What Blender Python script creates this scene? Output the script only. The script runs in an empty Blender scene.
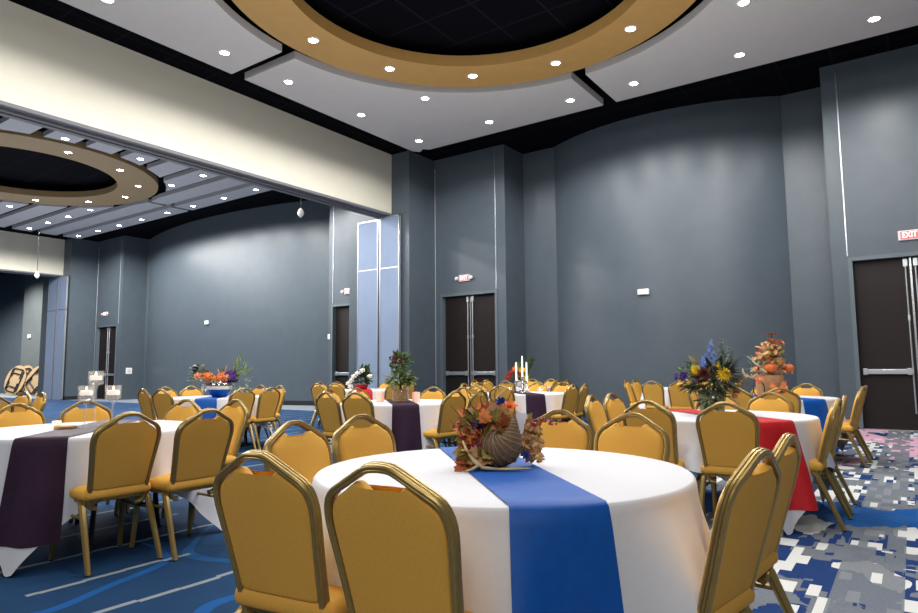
import bpy, bmesh, math, random
from math import sin, cos, pi, radians, sqrt, atan2, hypot
from mathutils import Vector, Matrix
SC = bpy.context.scene
COL = SC.collection
R0 = random.Random(7)
V = Vector

# ------------------------------------------------------------------ helpers
def lin(r, g, b):
    f = lambda c: (c/255/12.92) if c/255 <= .04045 else ((c/255+.055)/1.055)**2.4
    return (f(r), f(g), f(b), 1)

class MB:
    """collects raw geometry, links it as one mesh object"""
    def __init__(s): s.v = []; s.f = []; s.m = []; s.mi = 0
    def add(s, vs, fs):
        o = len(s.v); s.v += [tuple(p) for p in vs]; s.f += [tuple(i+o for i in f) for f in fs]; s.m += [s.mi]*len(fs)
    def box(s, x0, x1, y0, y1, z0, z1, M=None):
        vs = [V((x, y, z)) for z in (z0, z1) for x, y in ((x0, y0), (x1, y0), (x1, y1), (x0, y1))]
        if M is not None: vs = [M @ p for p in vs]
        s.add(vs, [(3, 2, 1, 0), (4, 5, 6, 7), (0, 1, 5, 4), (1, 2, 6, 5), (2, 3, 7, 6), (3, 0, 4, 7)])
    def prism(s, poly, z0, z1, caps=True):
        n = len(poly)
        vs = [(x, y, z0) for x, y in poly]+[(x, y, z1) for x, y in poly]
        fs = [(i, (i+1) % n, n+(i+1) % n, n+i) for i in range(n)]
        if caps: fs += [tuple(range(n-1, -1, -1)), tuple(range(n, 2*n))]
        s.add(vs, fs)
    def tube(s, pts, rad, n=8, caps=True):
        pts = [V(p) for p in pts]; k = len(pts)
        rs = rad if isinstance(rad, (list, tuple)) else [rad]*k
        up = V((0, 0, 1)); vs = []; prev = None
        for i, p in enumerate(pts):
            t = (pts[min(i+1, k-1)]-pts[max(i-1, 0)]).normalized()
            if prev is None:
                a = t.cross(V((0, 0, 1)) if abs(t.z) < .9 else V((1, 0, 0))).normalized()
            else:
                a = (prev-t*prev.dot(t))
                a = a.normalized() if a.length > 1e-6 else t.orthogonal().normalized()
            prev = a; b = t.cross(a)
            vs += [p+(a*cos(2*pi*j/n)+b*sin(2*pi*j/n))*rs[i] for j in range(n)]
        fs = [(i*n+j, i*n+(j+1) % n, (i+1)*n+(j+1) % n, (i+1)*n+j) for i in range(k-1) for j in range(n)]
        if caps: fs += [tuple(range(n-1, -1, -1)), tuple(range((k-1)*n, k*n))]
        s.add(vs, fs)
    def lathe(s, prof, n=32, c=(0, 0, 0), cap0=True, cap1=True):
        vs = []; k = len(prof)
        for r, z in prof: vs += [(c[0]+r*cos(2*pi*j/n), c[1]+r*sin(2*pi*j/n), c[2]+z) for j in range(n)]
        fs = [(i*n+j, i*n+(j+1) % n, (i+1)*n+(j+1) % n, (i+1)*n+j) for i in range(k-1) for j in range(n)]
        if cap0: fs.append(tuple(range(n-1, -1, -1)))
        if cap1: fs.append(tuple(range((k-1)*n, k*n)))
        s.add(vs, fs)
    def ball(s, c, r, n=10, sz=1.0):
        prof = [(max(r*sin(pi*i/n), r*.02), -r*sz*cos(pi*i/n)) for i in range(n+1)]
        s.lathe(prof, n+4, c)
    def leaf(s, p, d, L, W, up=None, fold=.25, droop=.2):
        """one leaf / petal blade from p along d"""
        d = V(d).normalized(); up = V(up or (0, 0, 1))
        a = d.cross(up)
        a = a.normalized() if a.length > 1e-4 else d.orthogonal().normalized()
        nn = a.cross(d).normalized(); p = V(p)
        q = lambda t, w, h: p+d*(L*t)+a*(W*w)+nn*(h*W-droop*L*t*t)
        s.add([q(0, 0, 0), q(.35, -.5, fold), q(.35, 0, 0), q(.35, .5, fold), q(.75, -.36, fold*.8), q(.75, 0, 0), q(.75, .36, fold*.8), q(1, 0, 0)],
              [(0, 2, 1), (0, 3, 2), (1, 2, 5, 4), (2, 3, 6, 5), (4, 5, 7), (5, 6, 7)])
    def build(s, name, mat, parent=None, smooth=False, bevel=0, angle=None):
        me = bpy.data.meshes.new(name); me.from_pydata(s.v, [], s.f)
        mats = mat if isinstance(mat, (list, tuple)) else [mat]
        for m in mats: me.materials.append(m)
        if len(mats) > 1: me.polygons.foreach_set('material_index', s.m)
        bm = bmesh.new(); bm.from_mesh(me); bmesh.ops.recalc_face_normals(bm, faces=bm.faces); bm.to_mesh(me); bm.free()
        o = bpy.data.objects.new(name, me); COL.objects.link(o)
        if smooth: me.polygons.foreach_set('use_smooth', [True]*len(me.polygons))
        if smooth and angle: me.set_sharp_from_angle(angle=radians(angle))
        if bevel:
            b = o.modifiers.new('b', 'BEVEL'); b.width = bevel; b.segments = 2; b.limit_method = 'ANGLE'
        if parent: o.parent = parent
        return o

def tag(o, label=None, cat=None, group=None, kind=None):
    if label: o['label'] = label
    if cat: o['category'] = cat
    if group: o['group'] = group
    if kind: o['kind'] = kind
    return o
def thing(name, label=None, cat=None, loc=(0, 0, 0), rz=0, group=None, kind=None):
    o = bpy.data.objects.new(name, None); COL.objects.link(o)
    o.location = loc; o.rotation_euler = (0, 0, rz); o.empty_display_size = .1
    return tag(o, label, cat, group, kind)
def struct(o): o['kind'] = 'structure'; return o
def copy_tree(o, parent=None):
    c = o.copy(); COL.objects.link(c); c.parent = parent
    for ch in list(o.children): copy_tree(ch, c)
    return c

# ------------------------------------------------------------------ materials
def new_mat(name):
    m = bpy.data.materials.new(name); m.use_nodes = True
    nt = m.node_tree; return m, nt, nt.nodes['Principled BSDF']
def mat(name, col, rough=.6, metal=0, noise=0, scale=30, bump=0, emis=None, estr=0, spec=.5, sheen=0, trans=0, stretch=None):
    m, nt, b = new_mat(name)
    b.inputs['Roughness'].default_value = rough; b.inputs['Metallic'].default_value = metal
    b.inputs['Specular IOR Level'].default_value = spec
    if sheen: b.inputs['Sheen Weight'].default_value = sheen
    if trans: b.inputs['Transmission Weight'].default_value = trans
    tc = nt.nodes.new('ShaderNodeTexCoord'); n = nt.nodes.new('ShaderNodeTexNoise')
    n.inputs['Scale'].default_value = scale; n.inputs['Detail'].default_value = 4
    if stretch:
        mp = nt.nodes.new('ShaderNodeMapping'); mp.inputs['Scale'].default_value = stretch
        nt.links.new(tc.outputs['Object'], mp.inputs['Vector']); nt.links.new(mp.outputs['Vector'], n.inputs['Vector'])
    else: nt.links.new(tc.outputs['Object'], n.inputs['Vector'])
    r = nt.nodes.new('ShaderNodeValToRGB')
    k0, k1 = 1-noise, 1+noise
    r.color_ramp.elements[0].position = .3; r.color_ramp.elements[1].position = .7
    r.color_ramp.elements[0].color = (col[0]*k0, col[1]*k0, col[2]*k0, 1)
    r.color_ramp.elements[1].color = (min(col[0]*k1, 1), min(col[1]*k1, 1), min(col[2]*k1, 1), 1)
    nt.links.new(n.outputs['Fac'], r.inputs['Fac']); nt.links.new(r.outputs['Color'], b.inputs['Base Color'])
    if bump:
        bp = nt.nodes.new('ShaderNodeBump'); bp.inputs['Strength'].default_value = bump; bp.inputs['Distance'].default_value = .01
        nt.links.new(n.outputs['Fac'], bp.inputs['Height']); nt.links.new(bp.outputs['Normal'], b.inputs['Normal'])
    if emis:
        b.inputs['Emission Color'].default_value = emis; b.inputs['Emission Strength'].default_value = estr
    return m

M = {}
M['wall'] = mat('slate_paint', lin(76, 86, 95), .36, noise=.05, scale=3, bump=.02, spec=.32)
M['wall_far'] = mat('slate_paint_lit', lin(96, 104, 106), .5, noise=.05, scale=3)  # slate paint lightened: lamp light on the third room wall put into the colour
M['beige'] = mat('cream_paint', lin(206, 203, 188), .55, noise=.02, scale=2)
M['track'] = mat('track_grey', lin(98, 98, 104), .5, noise=.03)
M['black'] = mat('black_void', lin(8, 9, 14), .9, noise=.15, scale=5)
M['base'] = mat('black_base', lin(14, 16, 20), .6)
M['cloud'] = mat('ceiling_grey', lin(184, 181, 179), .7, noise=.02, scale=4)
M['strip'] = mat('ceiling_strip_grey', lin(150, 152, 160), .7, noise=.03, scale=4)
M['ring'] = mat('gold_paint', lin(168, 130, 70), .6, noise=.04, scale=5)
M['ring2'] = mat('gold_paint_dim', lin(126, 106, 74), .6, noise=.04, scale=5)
M['panel'] = mat('blue_grey_fabric_panel', lin(120, 136, 162), .8, noise=.03, scale=3)
M['alu'] = mat('aluminium', lin(185, 190, 195), .35, .8, noise=.03)
M['chrome'] = mat('bright_steel', lin(215, 216, 220), .22, .9, noise=.02)
M['door'] = mat('dark_brown_door', lin(28, 22, 21), .55, noise=.12, scale=8, spec=.25, stretch=(6, 6, .6))
M['doorframe'] = mat('frame_paint', lin(84, 96, 104), .45, noise=.02)
M['lens'] = mat('lamp_lens', (1, 1, 1, 1), .4, emis=(1, .97, .93, 1), estr=40)
M['trimring'] = mat('lamp_trim', lin(210, 210, 210), .4)
M['fabric'] = mat('mustard_fabric', lin(214, 162, 72), .8, noise=.06, scale=220, bump=.06, spec=.2)
M['gold'] = mat('antique_gold_metal', lin(158, 134, 80), .36, .65, noise=.08, scale=40)
M['rubber'] = mat('black_rubber', lin(22, 22, 22), .7)
M['cloth'] = mat('white_linen', lin(206, 207, 213), .85, noise=.015, scale=60, bump=.03)
M['blue'] = mat('royal_blue_satin', lin(6, 80, 164), .5, noise=.08, scale=25, bump=.03, spec=.25)
M['purple'] = mat('aubergine_satin', lin(50, 32, 52), .65, noise=.08, scale=25, bump=.03, spec=.12)
M['red'] = mat('red_satin', lin(184, 28, 34), .55, noise=.08, scale=25, bump=.03, spec=.25)
M['tabletop'] = mat('plywood', lin(170, 144, 110), .6, noise=.12, scale=6, stretch=(1, 8, 1))
M['darkmetal'] = mat('dark_metal', lin(40, 40, 44), .5, .5)
M['white'] = mat('white_plastic', lin(225, 226, 226), .5)
M['darkplate'] = mat('dark_plate', lin(25, 27, 30), .5)
M['candle'] = mat('white_wax', lin(244, 236, 224), .5, emis=lin(255, 235, 210), estr=.6)
M['flame'] = mat('flame', (1, .8, .5, 1), .5, emis=(1, .62, .25, 1), estr=14)
M['wick'] = mat('wick', lin(30, 26, 24), .9)
M['silver'] = mat('silver', lin(205, 200, 198), .12, .95, noise=.05)
M['wood'] = mat('light_wood_slice', lin(190, 150, 96), .7, noise=.12, scale=15)
M['wicker'] = mat('brown_wicker', lin(104, 82, 60), .85, noise=.3, scale=60, bump=.4, stretch=(1, 1, 3))
M['twine'] = mat('wicker_twine', lin(150, 128, 98), .85, noise=.15)
M['twig'] = mat('twig', lin(58, 42, 36), .85)
M['antler'] = mat('antler', lin(196, 178, 140), .6, noise=.12, scale=20)
M['paper'] = mat('white_card', lin(225, 228, 232), .7)
M['green'] = mat('leaf_green', lin(74, 104, 48), .6, noise=.35, scale=14)
M['dgreen'] = mat('dark_leaf', lin(46, 64, 40), .6, noise=.35, scale=14)
M['sage'] = mat('sage_leaf', lin(128, 146, 128), .7, noise=.2, scale=14)
M['lime'] = mat('lime_flower', lin(160, 184, 74), .6, noise=.2, scale=14)
M['lime2'] = mat('lime_leaf', lin(142, 150, 74), .65, noise=.3, scale=14)
M['olive'] = mat('olive_leaf', lin(128, 112, 40), .65, noise=.3, scale=12)
M['rust'] = mat('rust_leaf', lin(164, 84, 46), .65, noise=.35, scale=12)
M['rust2'] = mat('faded_rust_petal', lin(176, 110, 66), .65, noise=.25, scale=12)
M['orange'] = mat('orange_petal', lin(232, 134, 66), .6, noise=.2, scale=14)
M['tan'] = mat('tan_leaf', lin(190, 146, 96), .65, noise=.25, scale=14)
M['berry'] = mat('red_berry', lin(150, 44, 40), .5, noise=.2)
M['maroon'] = mat('maroon_petal', lin(92, 26, 28), .6, noise=.25, scale=20)
M['bpetal'] = mat('blue_petal', lin(140, 164, 226), .6, noise=.25, scale=20)
M['navy'] = mat('navy_petal', lin(34, 54, 128), .6, noise=.3, scale=20)
M['yellow'] = mat('yellow_petal', lin(232, 200, 44), .6, noise=.12, scale=20)
M['violet'] = mat('violet_petal', lin(96, 64, 140), .6, noise=.25, scale=20)
M['wpetal'] = mat('white_petal', lin(232, 230, 222), .6, noise=.06)
M['peach'] = mat('peach_petal', lin(228, 150, 110), .6, noise=.15, scale=14)
M['burlap'] = mat('burlap', lin(160, 120, 82), .85, noise=.2, scale=70, bump=.2)
M['pumpkin'] = mat('pumpkin_skin', lin(206, 102, 36), .5, noise=.15, scale=12)
M['frost'] = mat('pink_frosted_glass', lin(240, 190, 176), .5, noise=.05, emis=lin(255, 190, 160), estr=.35)
M['exit_box'] = mat('exit_housing', lin(206, 206, 208), .5)
M['exit_halo'] = mat('exit_halo', lin(224, 92, 92), .5, emis=lin(232, 84, 84), estr=.55)  # red halo of the glowing letters painted as the face colour
M['exit_text'] = mat('exit_letters', lin(255, 232, 230), .5, emis=lin(255, 225, 222), estr=.9)

def glass_mat(name, tint, haze=.06):
    m, nt, b = new_mat(name)
    g = nt.nodes.new('ShaderNodeBsdfGlossy'); g.inputs['Roughness'].default_value = .08
    t = nt.nodes.new('ShaderNodeBsdfTransparent'); t.inputs['Color'].default_value = tint
    d = nt.nodes.new('ShaderNodeBsdfDiffuse'); d.inputs['Color'].default_value = (.9, .9, .92, 1)
    lw = nt.nodes.new('ShaderNodeLayerWeight'); lw.inputs['Blend'].default_value = .5; pw = nt.nodes.new('ShaderNodeMath'); pw.operation = 'POWER'; pw.inputs[1].default_value = 4; fr = nt.nodes.new('ShaderNodeMath'); fr.operation = 'MULTIPLY_ADD'; fr.inputs[1].default_value = .6; fr.inputs[2].default_value = .04
    nt.links.new(lw.outputs['Facing'], pw.inputs[0]); nt.links.new(pw.outputs[0], fr.inputs[0])
    m1 = nt.nodes.new('ShaderNodeMixShader'); m1.inputs[0].default_value = haze
    mx = nt.nodes.new('ShaderNodeMixShader'); L = nt.links
    L.new(t.outputs[0], m1.inputs[1]); L.new(d.outputs[0], m1.inputs[2])
    L.new(fr.outputs[0], mx.inputs[0]); L.new(m1.outputs[0], mx.inputs[1]); L.new(g.outputs[0], mx.inputs[2])
    L.new(mx.outputs[0], nt.nodes['Material Output'].inputs['Surface'])
    return m
M['glass'] = glass_mat('clear_glass', (.97, .975, .98, 1), .14)
M['vglass'] = glass_mat('thin_vase_glass', (.97, .96, .94, 1), .03)
M['gglass'] = glass_mat('green_water_glass', (.6, .72, .55, 1), .08)

# --- carpet: blue field with grey dashed lines on the left, grey mosaic on the right
def carpet():
    m, nt, b = new_mat('patterned_carpet'); N = nt.nodes; L = nt.links
    b.inputs['Roughness'].default_value = .95; b.inputs['Specular IOR Level'].default_value = .15
    def val(x): return x
    def sock(i, v):
        if hasattr(v, 'node'): L.new(v, i)
        else: i.default_value = v
    def ma(op, a, c=0.0, d=None):
        n = N.new('ShaderNodeMath'); n.operation = op; sock(n.inputs[0], a); sock(n.inputs[1], c)
        if d is not None: sock(n.inputs[2], d)
        return n.outputs[0]
    def mix(f, a, c):
        n = N.new('ShaderNodeMix'); n.data_type = 'RGBA'; sock(n.inputs['Factor'], f); sock(n.inputs['A'], a); sock(n.inputs['B'], c); return n.outputs['Result']
    def comb(x, y, z=0.0):
        n = N.new('ShaderNodeCombineXYZ'); sock(n.inputs[0], x); sock(n.inputs[1], y); sock(n.inputs[2], z); return n.outputs[0]
    def noise(v, s, det=2.0):
        n = N.new('ShaderNodeTexNoise'); L.new(v, n.inputs['Vector']); n.inputs['Scale'].default_value = s; n.inputs['Detail'].default_value = det; return n.outputs['Fac']
    def white(v):
        n = N.new('ShaderNodeTexWhiteNoise'); n.noise_dimensions = '3D'; L.new(v, n.inputs['Vector']); return n.outputs['Value']
    geo = N.new('ShaderNodeNewGeometry'); sp = N.new('ShaderNodeSeparateXYZ'); L.new(geo.outputs['Position'], sp.inputs[0])
    X, Y = sp.outputs[0], sp.outputs[1]; P = comb(X, Y)
    step = lambda a, t: ma('GREATER_THAN', a, t)
    less = lambda a, t: ma('LESS_THAN', a, t)
    mul = lambda a, c: ma('MULTIPLY', a, c)
    snap = lambda a, s: ma('FLOOR', ma('DIVIDE', a, s))
    # ---- blue field
    blue = mix(noise(P, 3.0, 4.0), lin(16, 44, 76), lin(28, 64, 100))
    blue = mix(mul(noise(comb(mul(X, 12.0), mul(Y, 3.0)), 2.0), .5), blue, lin(22, 56, 96))
    # bright curls
    nz = noise(P, .55, .5)
    band = less(ma('ABSOLUTE', ma('SUBTRACT', nz, .5)), .007)
    nz2 = noise(comb(ma('ADD', X, 13.7), Y, 4.0), .8, .5)
    band2 = less(ma('ABSOLUTE', ma('SUBTRACT', nz2, .55)), .010)
    blue = mix(mul(band, .75), blue, lin(16, 84, 150))
    blue = mix(mul(band2, .6), blue, lin(24, 84, 140))
    # grey lines along the room, slightly stepped and broken
    jit = mul(ma('SUBTRACT', white(comb(snap(X, .57), snap(Y, .23), 3.0)), .5), .03)
    fr = ma('FRACT', ma('ADD', ma('DIVIDE', ma('ADD', X, jit), .57), 100.28))
    ln = less(ma('ABSOLUTE', ma('SUBTRACT', fr, .5)), .034)
    keep = step(white(comb(snap(X, .57), snap(Y, .31), 7.0)), .16)
    blue = mix(mul(mul(ln, keep), .85), blue, lin(138, 146, 150))
    # ---- grey mosaic
    gray = mix(noise(P, 60.0), lin(92, 98, 108), lin(120, 126, 134))
    colw = .115
    ci = snap(X, colw)
    jx = mul(white(comb(ci, snap(Y, .15), 1.0)), .03)
    cell = comb(snap(ma('ADD', X, jx), .046), snap(Y, .15), 5.0)
    w = white(cell)
    big = noise(comb(X, mul(Y, .7), 2.0), 2.2, 1.0)
    big2 = noise(comb(ma('ADD', X, 31.0), mul(Y, .8), 9.0), 1.9, 1.0)
    big3 = noise(comb(ma('ADD', X, 57.0), mul(Y, .8), 3.0), 1.4, 1.0)
    col_on = step(white(comb(ci, 0.0, 11.0)), .45)
    navy = mix(noise(P, 40.0), lin(18, 44, 92), lin(30, 62, 116))
    c = gray
    # navy blobs and blocks
    c = mix(step(ma('ADD', big, mul(w, .10)), .585), c, navy)
    c = mix(mul(col_on, step(ma('ADD', big2, mul(w, .45)), .84)), c, navy)
    # white squares and blobs
    wh = lin(206, 208, 206)
    w2 = white(comb(snap(X, .058), snap(Y, .19), 21.0))
    c = mix(mul(step(w2, .64), step(big3, .45)), c, wh)
    c = mix(step(ma('ADD', big2, mul(w, .03)), .66), c, wh)
    # pink patches, more of them towards the doors
    pinkf = noise(comb(ma('ADD', X, 77.0), mul(Y, .8), 1.0), 1.2, 1.0)
    th = ma('SUBTRACT', .71, mul(ma('SMOOTH_MIN', ma('MAXIMUM', ma('SUBTRACT', Y, 6.5), 0.0), 3.0, .5), .062))
    c = mix(mul(step(pinkf, th), step(w, .12)), c, lin(206, 160, 182))
    # grey streak columns over everything
    streak = mul(step(white(comb(snap(X, .105), 3.0, 2.0)), .6), step(white(comb(snap(X, .052), snap(Y, .2), 8.0)), .18))
    c = mix(mul(streak, .9), c, gray)
    # bright blue swoosh crossing the aisle
    wob = mul(ma('SUBTRACT', noise(comb(mul(X, 4.0), mul(Y, 1.0), 6.0), 1.2, 3.0), .5), .9)
    yb = ma('ADD', ma('SUBTRACT', Y, mul(X, .15)), wob)
    sw = mul(step(yb, 5.75), less(yb, 6.55))
    c = mix(mul(sw, .95), c, mix(noise(comb(X, mul(Y, 8.0)), 3.0), lin(12, 66, 128), lin(22, 96, 168)))
    # ---- choose by place
    edge = ma('ADD', X, mul(ma('SUBTRACT', noise(comb(X, Y, 12.0), .7, 1.0), .5), 1.6))
    fac = step(ma('ADD', edge, mul(white(cell), .25)), -1.75)
    out = mix(fac, blue, c)
    # paler floor colour in front of the far walls on the left
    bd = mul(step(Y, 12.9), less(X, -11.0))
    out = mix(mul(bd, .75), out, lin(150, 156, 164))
    L.new(out, b.inputs['Base Color'])
    bp = N.new('ShaderNodeBump'); bp.inputs['Strength'].default_value = .15; bp.inputs['Distance'].default_value = .004
    L.new(noise(P, 260.0), bp.inputs['Height']); L.new(bp.outputs[0], b.inputs['Normal'])
    return m
M['carpet'] = carpet()

def deck_mat():
    m, nt, b = new_mat('black_deck'); N = nt.nodes; L = nt.links
    b.inputs['Roughness'].default_value = .95; b.inputs['Specular IOR Level'].default_value = .05
    geo = N.new('ShaderNodeNewGeometry')
    mp = N.new('ShaderNodeMapping'); mp.inputs['Rotation'].default_value = (0, 0, 0); L.new(geo.outputs['Position'], mp.inputs[0])
    br = N.new('ShaderNodeTexBrick'); L.new(mp.outputs[0], br.inputs['Vector'])
    br.offset = 0; br.inputs['Scale'].default_value = 1.0; br.inputs['Brick Width'].default_value = .9; br.inputs['Row Height'].default_value = .9
    br.inputs['Mortar Size'].default_value = .018
    br.inputs['Color1'].default_value = lin(6, 7, 12); br.inputs['Color2'].default_value = lin(8, 9, 14); br.inputs['Mortar'].default_value = lin(20, 22, 30)
    L.new(br.outputs['Color'], b.inputs['Base Color'])
    return m
M['deck'] = deck_mat()

# ------------------------------------------------------------------ room shell
W = 6.95      # top of the painted walls, underside of the black deck
YB = 13.94    # face of the door bays
def slab(name, poly, z0, z1, m, **k):
    b = MB(); b.prism(poly, z0, z1); return struct(b.build(name, m, **k))
def rect(x0, x1, y0, y1): return [(x0, y0), (x1, y0), (x1, y1), (x0, y1)]

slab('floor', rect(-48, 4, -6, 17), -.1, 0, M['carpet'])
slab('ceiling', rect(-48, 4, -6, 17), W, W+.1, M['deck'])
# back of everything
slab('wall_back', rect(-48, 4, 16.2, 16.4), 0, W, M['wall'])
slab('wall_right', rect(3.6, 3.8, -6, 16.2), 0, W, M['wall'])
slab('wall_front', rect(-48, 3.6, -6.2, -6), 0, W, M['wall'])
slab('wall_left', rect(-48.2, -48, -6, 16.4), 0, W, M['wall_far'])

def door_block(name, x0, x1, dx0, dx1, dh=3.17, y0=YB, y1=16.2):
    """thick wall block with a doorway cut in it"""
    b = MB()
    b.box(x0, dx0, y0, y1, 0, W); b.box(dx1, x1, y0, y1, 0, W); b.box(dx0, dx1, y0, y1, dh, W)
    b.box(dx0, dx1, y0+.35, y1, 0, dh)
    return struct(b.build(name, M['wall']))
door_block('wall_back_right', -1.13, 3.6, -.87, 1.03)
door_block('wall_back_middle', -10.59, -8.31, -10.38, -8.57)
door_block('wall_back_left', -14.71, -12.75, -14.58, -12.83)
door_block('wall_back_far', -29.4, -27.14, -29.2, -27.43)
# pockets at the ends of the partition headers
def pocket(name, x0, x1):
    b = MB(); b.box(x0, x1, 12.86, 16.2, 0, W); return struct(b.build(name, M['wall']))
pocket('wall_pocket', -12.75, -10.59)
pocket('wall_pocket_far', -32.0, -29.4)
# recess walls and bulging walls
def arc_wall(name, xa, xb, yc, sag, m, n=40):
    c = (xb-xa)/2; Rr = (c*c+sag*sag)/(2*sag); xm = (xa+xb)/2
    a0 = math.asin(c/Rr); cy = yc-sag+Rr
    pts = [(xm+Rr*sin(-a0+2*a0*i/n), cy-Rr*cos(-a0+2*a0*i/n)) for i in range(n+1)]
    poly = pts+[(xb, 16.2), (xa, 16.2)]
    b = MB(); b.prism(poly, 0, W)
    o = struct(b.build(name, m, smooth=True, angle=25)); 
    bb = MB(); base = [(x, y-.012) for x, y in pts]+[(xb, yc+.3), (xa, yc+.3)]; bb.prism(base, 0, .15); struct(bb.build('baseboard_'+name[5:], M['base']))
    return o
slab('wall_recess', rect(-8.31, -1.13, 14.93, 16.2), 0, W, M['wall'])
arc_wall('wall_curved', -7.36, -1.98, 14.92, .74, M['wall'])
slab('wall_recess_left', rect(-27.14, -14.71, 15.0, 16.2), 0, W, M['wall'])
arc_wall('wall_curved_left', -26.95, -15.6, 14.98, .85, M['wall'])
slab('wall_third_room', rect(-48, -32.0, 15.3, 16.2), 0, W, M['wall'])
slab('wall_third_room_pier', rect(-39.6, -32.0, 15.0, 15.4), 0, W, M['wall_far'])
# black baseboards
for nm, a in dict(baseboard_middle=(-8.57, -8.31, YB), baseboard_pocket=(-12.75, -10.59, 12.86), baseboard_left=(-14.71, -14.58, YB), baseboard_far=(-27.43, -27.14, YB),
                  baseboard_pocket_far=(-32.0, -29.4, 12.86), baseboard_right=(-1.13, -.87, YB), baseboard_recess=(-8.31, -1.13, 14.93), baseboard_third=(-39.6, -32, 15.0)).items():
    b = MB(); b.box(a[0], a[1], a[2]-.012, a[2]+.01, 0, .15); struct(b.build(nm, M['base']))
b = MB(); b.box(-29.42, -29.38, 12.86, YB, 0, .15); struct(b.build('baseboard_pocket_far_side', M['base']))
# highlights along the corner beads, set out as thin bright metal strips
for i, (x, y, z0, z1) in enumerate(((-.87, YB, 3.2, 6.85), (-8.6, YB, 3.2, 6.85), (-10.55, YB, 0, 6.7), (-14.52, YB, 3.2, 6.85), (-29.28, YB, 0, 6.7), (-27.36, YB, 3.2, 6.8))):
    b = MB(); b.box(x-.011, x+.011, y-.012, y+.01, z0, z1); struct(b.build('trim_%d' % (i+1), M['alu'], bevel=.004))

# ---- partition headers (cream soffits) with track below
def header(name, x0, x1, y0, y1, z0):
    b = MB(); b.box(x0, x1, y0, y1, z0+.06, W); struct(b.build(name, M['beige']))
def header_track(name, x0, x1, y0, y1, z0):
    b = MB(); b.box(x0-.02, x1+.02, y0, y1, z0, z0+.06)
    xm = (x0+x1)/2
    b.box(xm-.10, xm-.04, y0, y1, z0-.035, z0); b.box(xm+.04, xm+.10, y0, y1, z0-.035, z0)
    struct(b.build(name, M['track']))
header('wall_partition_header', -11.68, -11.2, -6, 12.86, 5.26)
header_track('trim_20', -11.68, -11.2, -6, 12.86, 5.26)
header('wall_partition_header_far', -30.6, -30.1, -6, 12.86, 5.32)
header_track('trim_21', -30.6, -30.1, -6, 12.86, 5.32)

# ---- pocket doors: blue grey panels at the end of each header
def pocket_panel(x0, x1, y, ztop, label):
    t = thing('folding_wall_panel', label, 'wall panel', ((x0+x1)/2, y, 0), group=None)
    h = (x1-x0)/2
    for nm, z0, z1 in (('lower_panel', .03, 3.83), ('upper_panel', 3.86, ztop-.03)):
        b = MB(); b.box(-h+.03, h-.03, -.03, .03, z0, z1); b.build(nm, M['panel'], t, bevel=.004)
    b = MB()
    b.box(-h, -h+.03, -.036, .036, 0, ztop); b.box(h-.03, h, -.036, .036, 0, ztop); b.box(-h, h, -.036, .036, ztop-.03, ztop); b.box(-h, h, -.036, .036, 0, .03)
    b.box(-h, h, -.033, .033, 3.83, 3.86)
    b.build('edge_frame', M['alu'], t)
pocket_panel(-12.32, -11.56, 12.76, 5.2, 'left one of two tall blue-grey folded partition panels beside the topiary table')
pocket_panel(-11.51, -10.82, 12.76, 5.24, 'right one of two tall blue-grey folded partition panels, just left of the middle doors')
pocket_panel(-31.12, -30.3, 12.76, 5.3, 'left one of two far blue-grey partition panels beside the leaning folded tables')
pocket_panel(-30.24, -29.43, 12.76, 5.3, 'right one of two far blue-grey partition panels nearest the small far doors')

# ---- doors
def double_door(n, x0, x1, h=3.10, left_only=False):
    t = thing('door_%d' % n, kind='structure', loc=((x0+x1)/2, YB+.12, 0)); w = (x1-x0)/2
    b = MB()
    b.box(-w-.07, -w, -.14, .06, 0, h); b.box(w, w+.07, -.14, .06, 0, h); b.box(-w-.07, w+.07, -.14, .06, h, h+.07)
    b.build('door_frame', M['doorframe'], t)
    for s in (-1, 1):
        a, c = sorted((s*.004, s*(w-.004)))
        b = MB(); b.box(a, c, 0, .05, .01, h-.005); lf = b.build('door_leaf', M['door'], t, bevel=.003)
        b = MB(); b.box(a+.06, c-.06, -.075, -.035, 1.0, 1.09); 
        e = s*.09; b.box(min(e, e+s*.07), max(e, e+s*.07), -.08, 0, .985, 1.105)
        e = s*(w-.12); b.box(min(e, e+s*.07), max(e, e+s*.07), -.08, 0, .985, 1.105)
        b.build('panic_bar', M['alu'], lf, bevel=.006)
        b = MB(); b.tube([(s*.075, -.03, .3), (s*.075, -.03, h-.1)], .014, 8); b.build('latch_rod', M['alu'], lf, smooth=True, angle=40)
        b = MB(); b.box(s*.075-.035, s*.075+.035, -.05, 0, h-.17, h-.03); b.box(s*.075-.02, s*.075+.02, -.045, 0, 1.95, 2.05); b.build('latch_case', M['alu'], lf, bevel=.005)
    b = MB(); b.box(-.018, .018, -.022, 0, .02, h-.01); b.build('centre_strip', M['chrome'], t, bevel=.004)
    b = MB(); b.box(-w, w, -.1, .05, 0, .012); b.build('threshold', M['alu'], t)
double_door(1, -.80, .96)
double_door(2, -10.31, -8.64)
double_door(3, -14.51, -12.9)
double_door(4, -29.13, -27.5)

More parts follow.
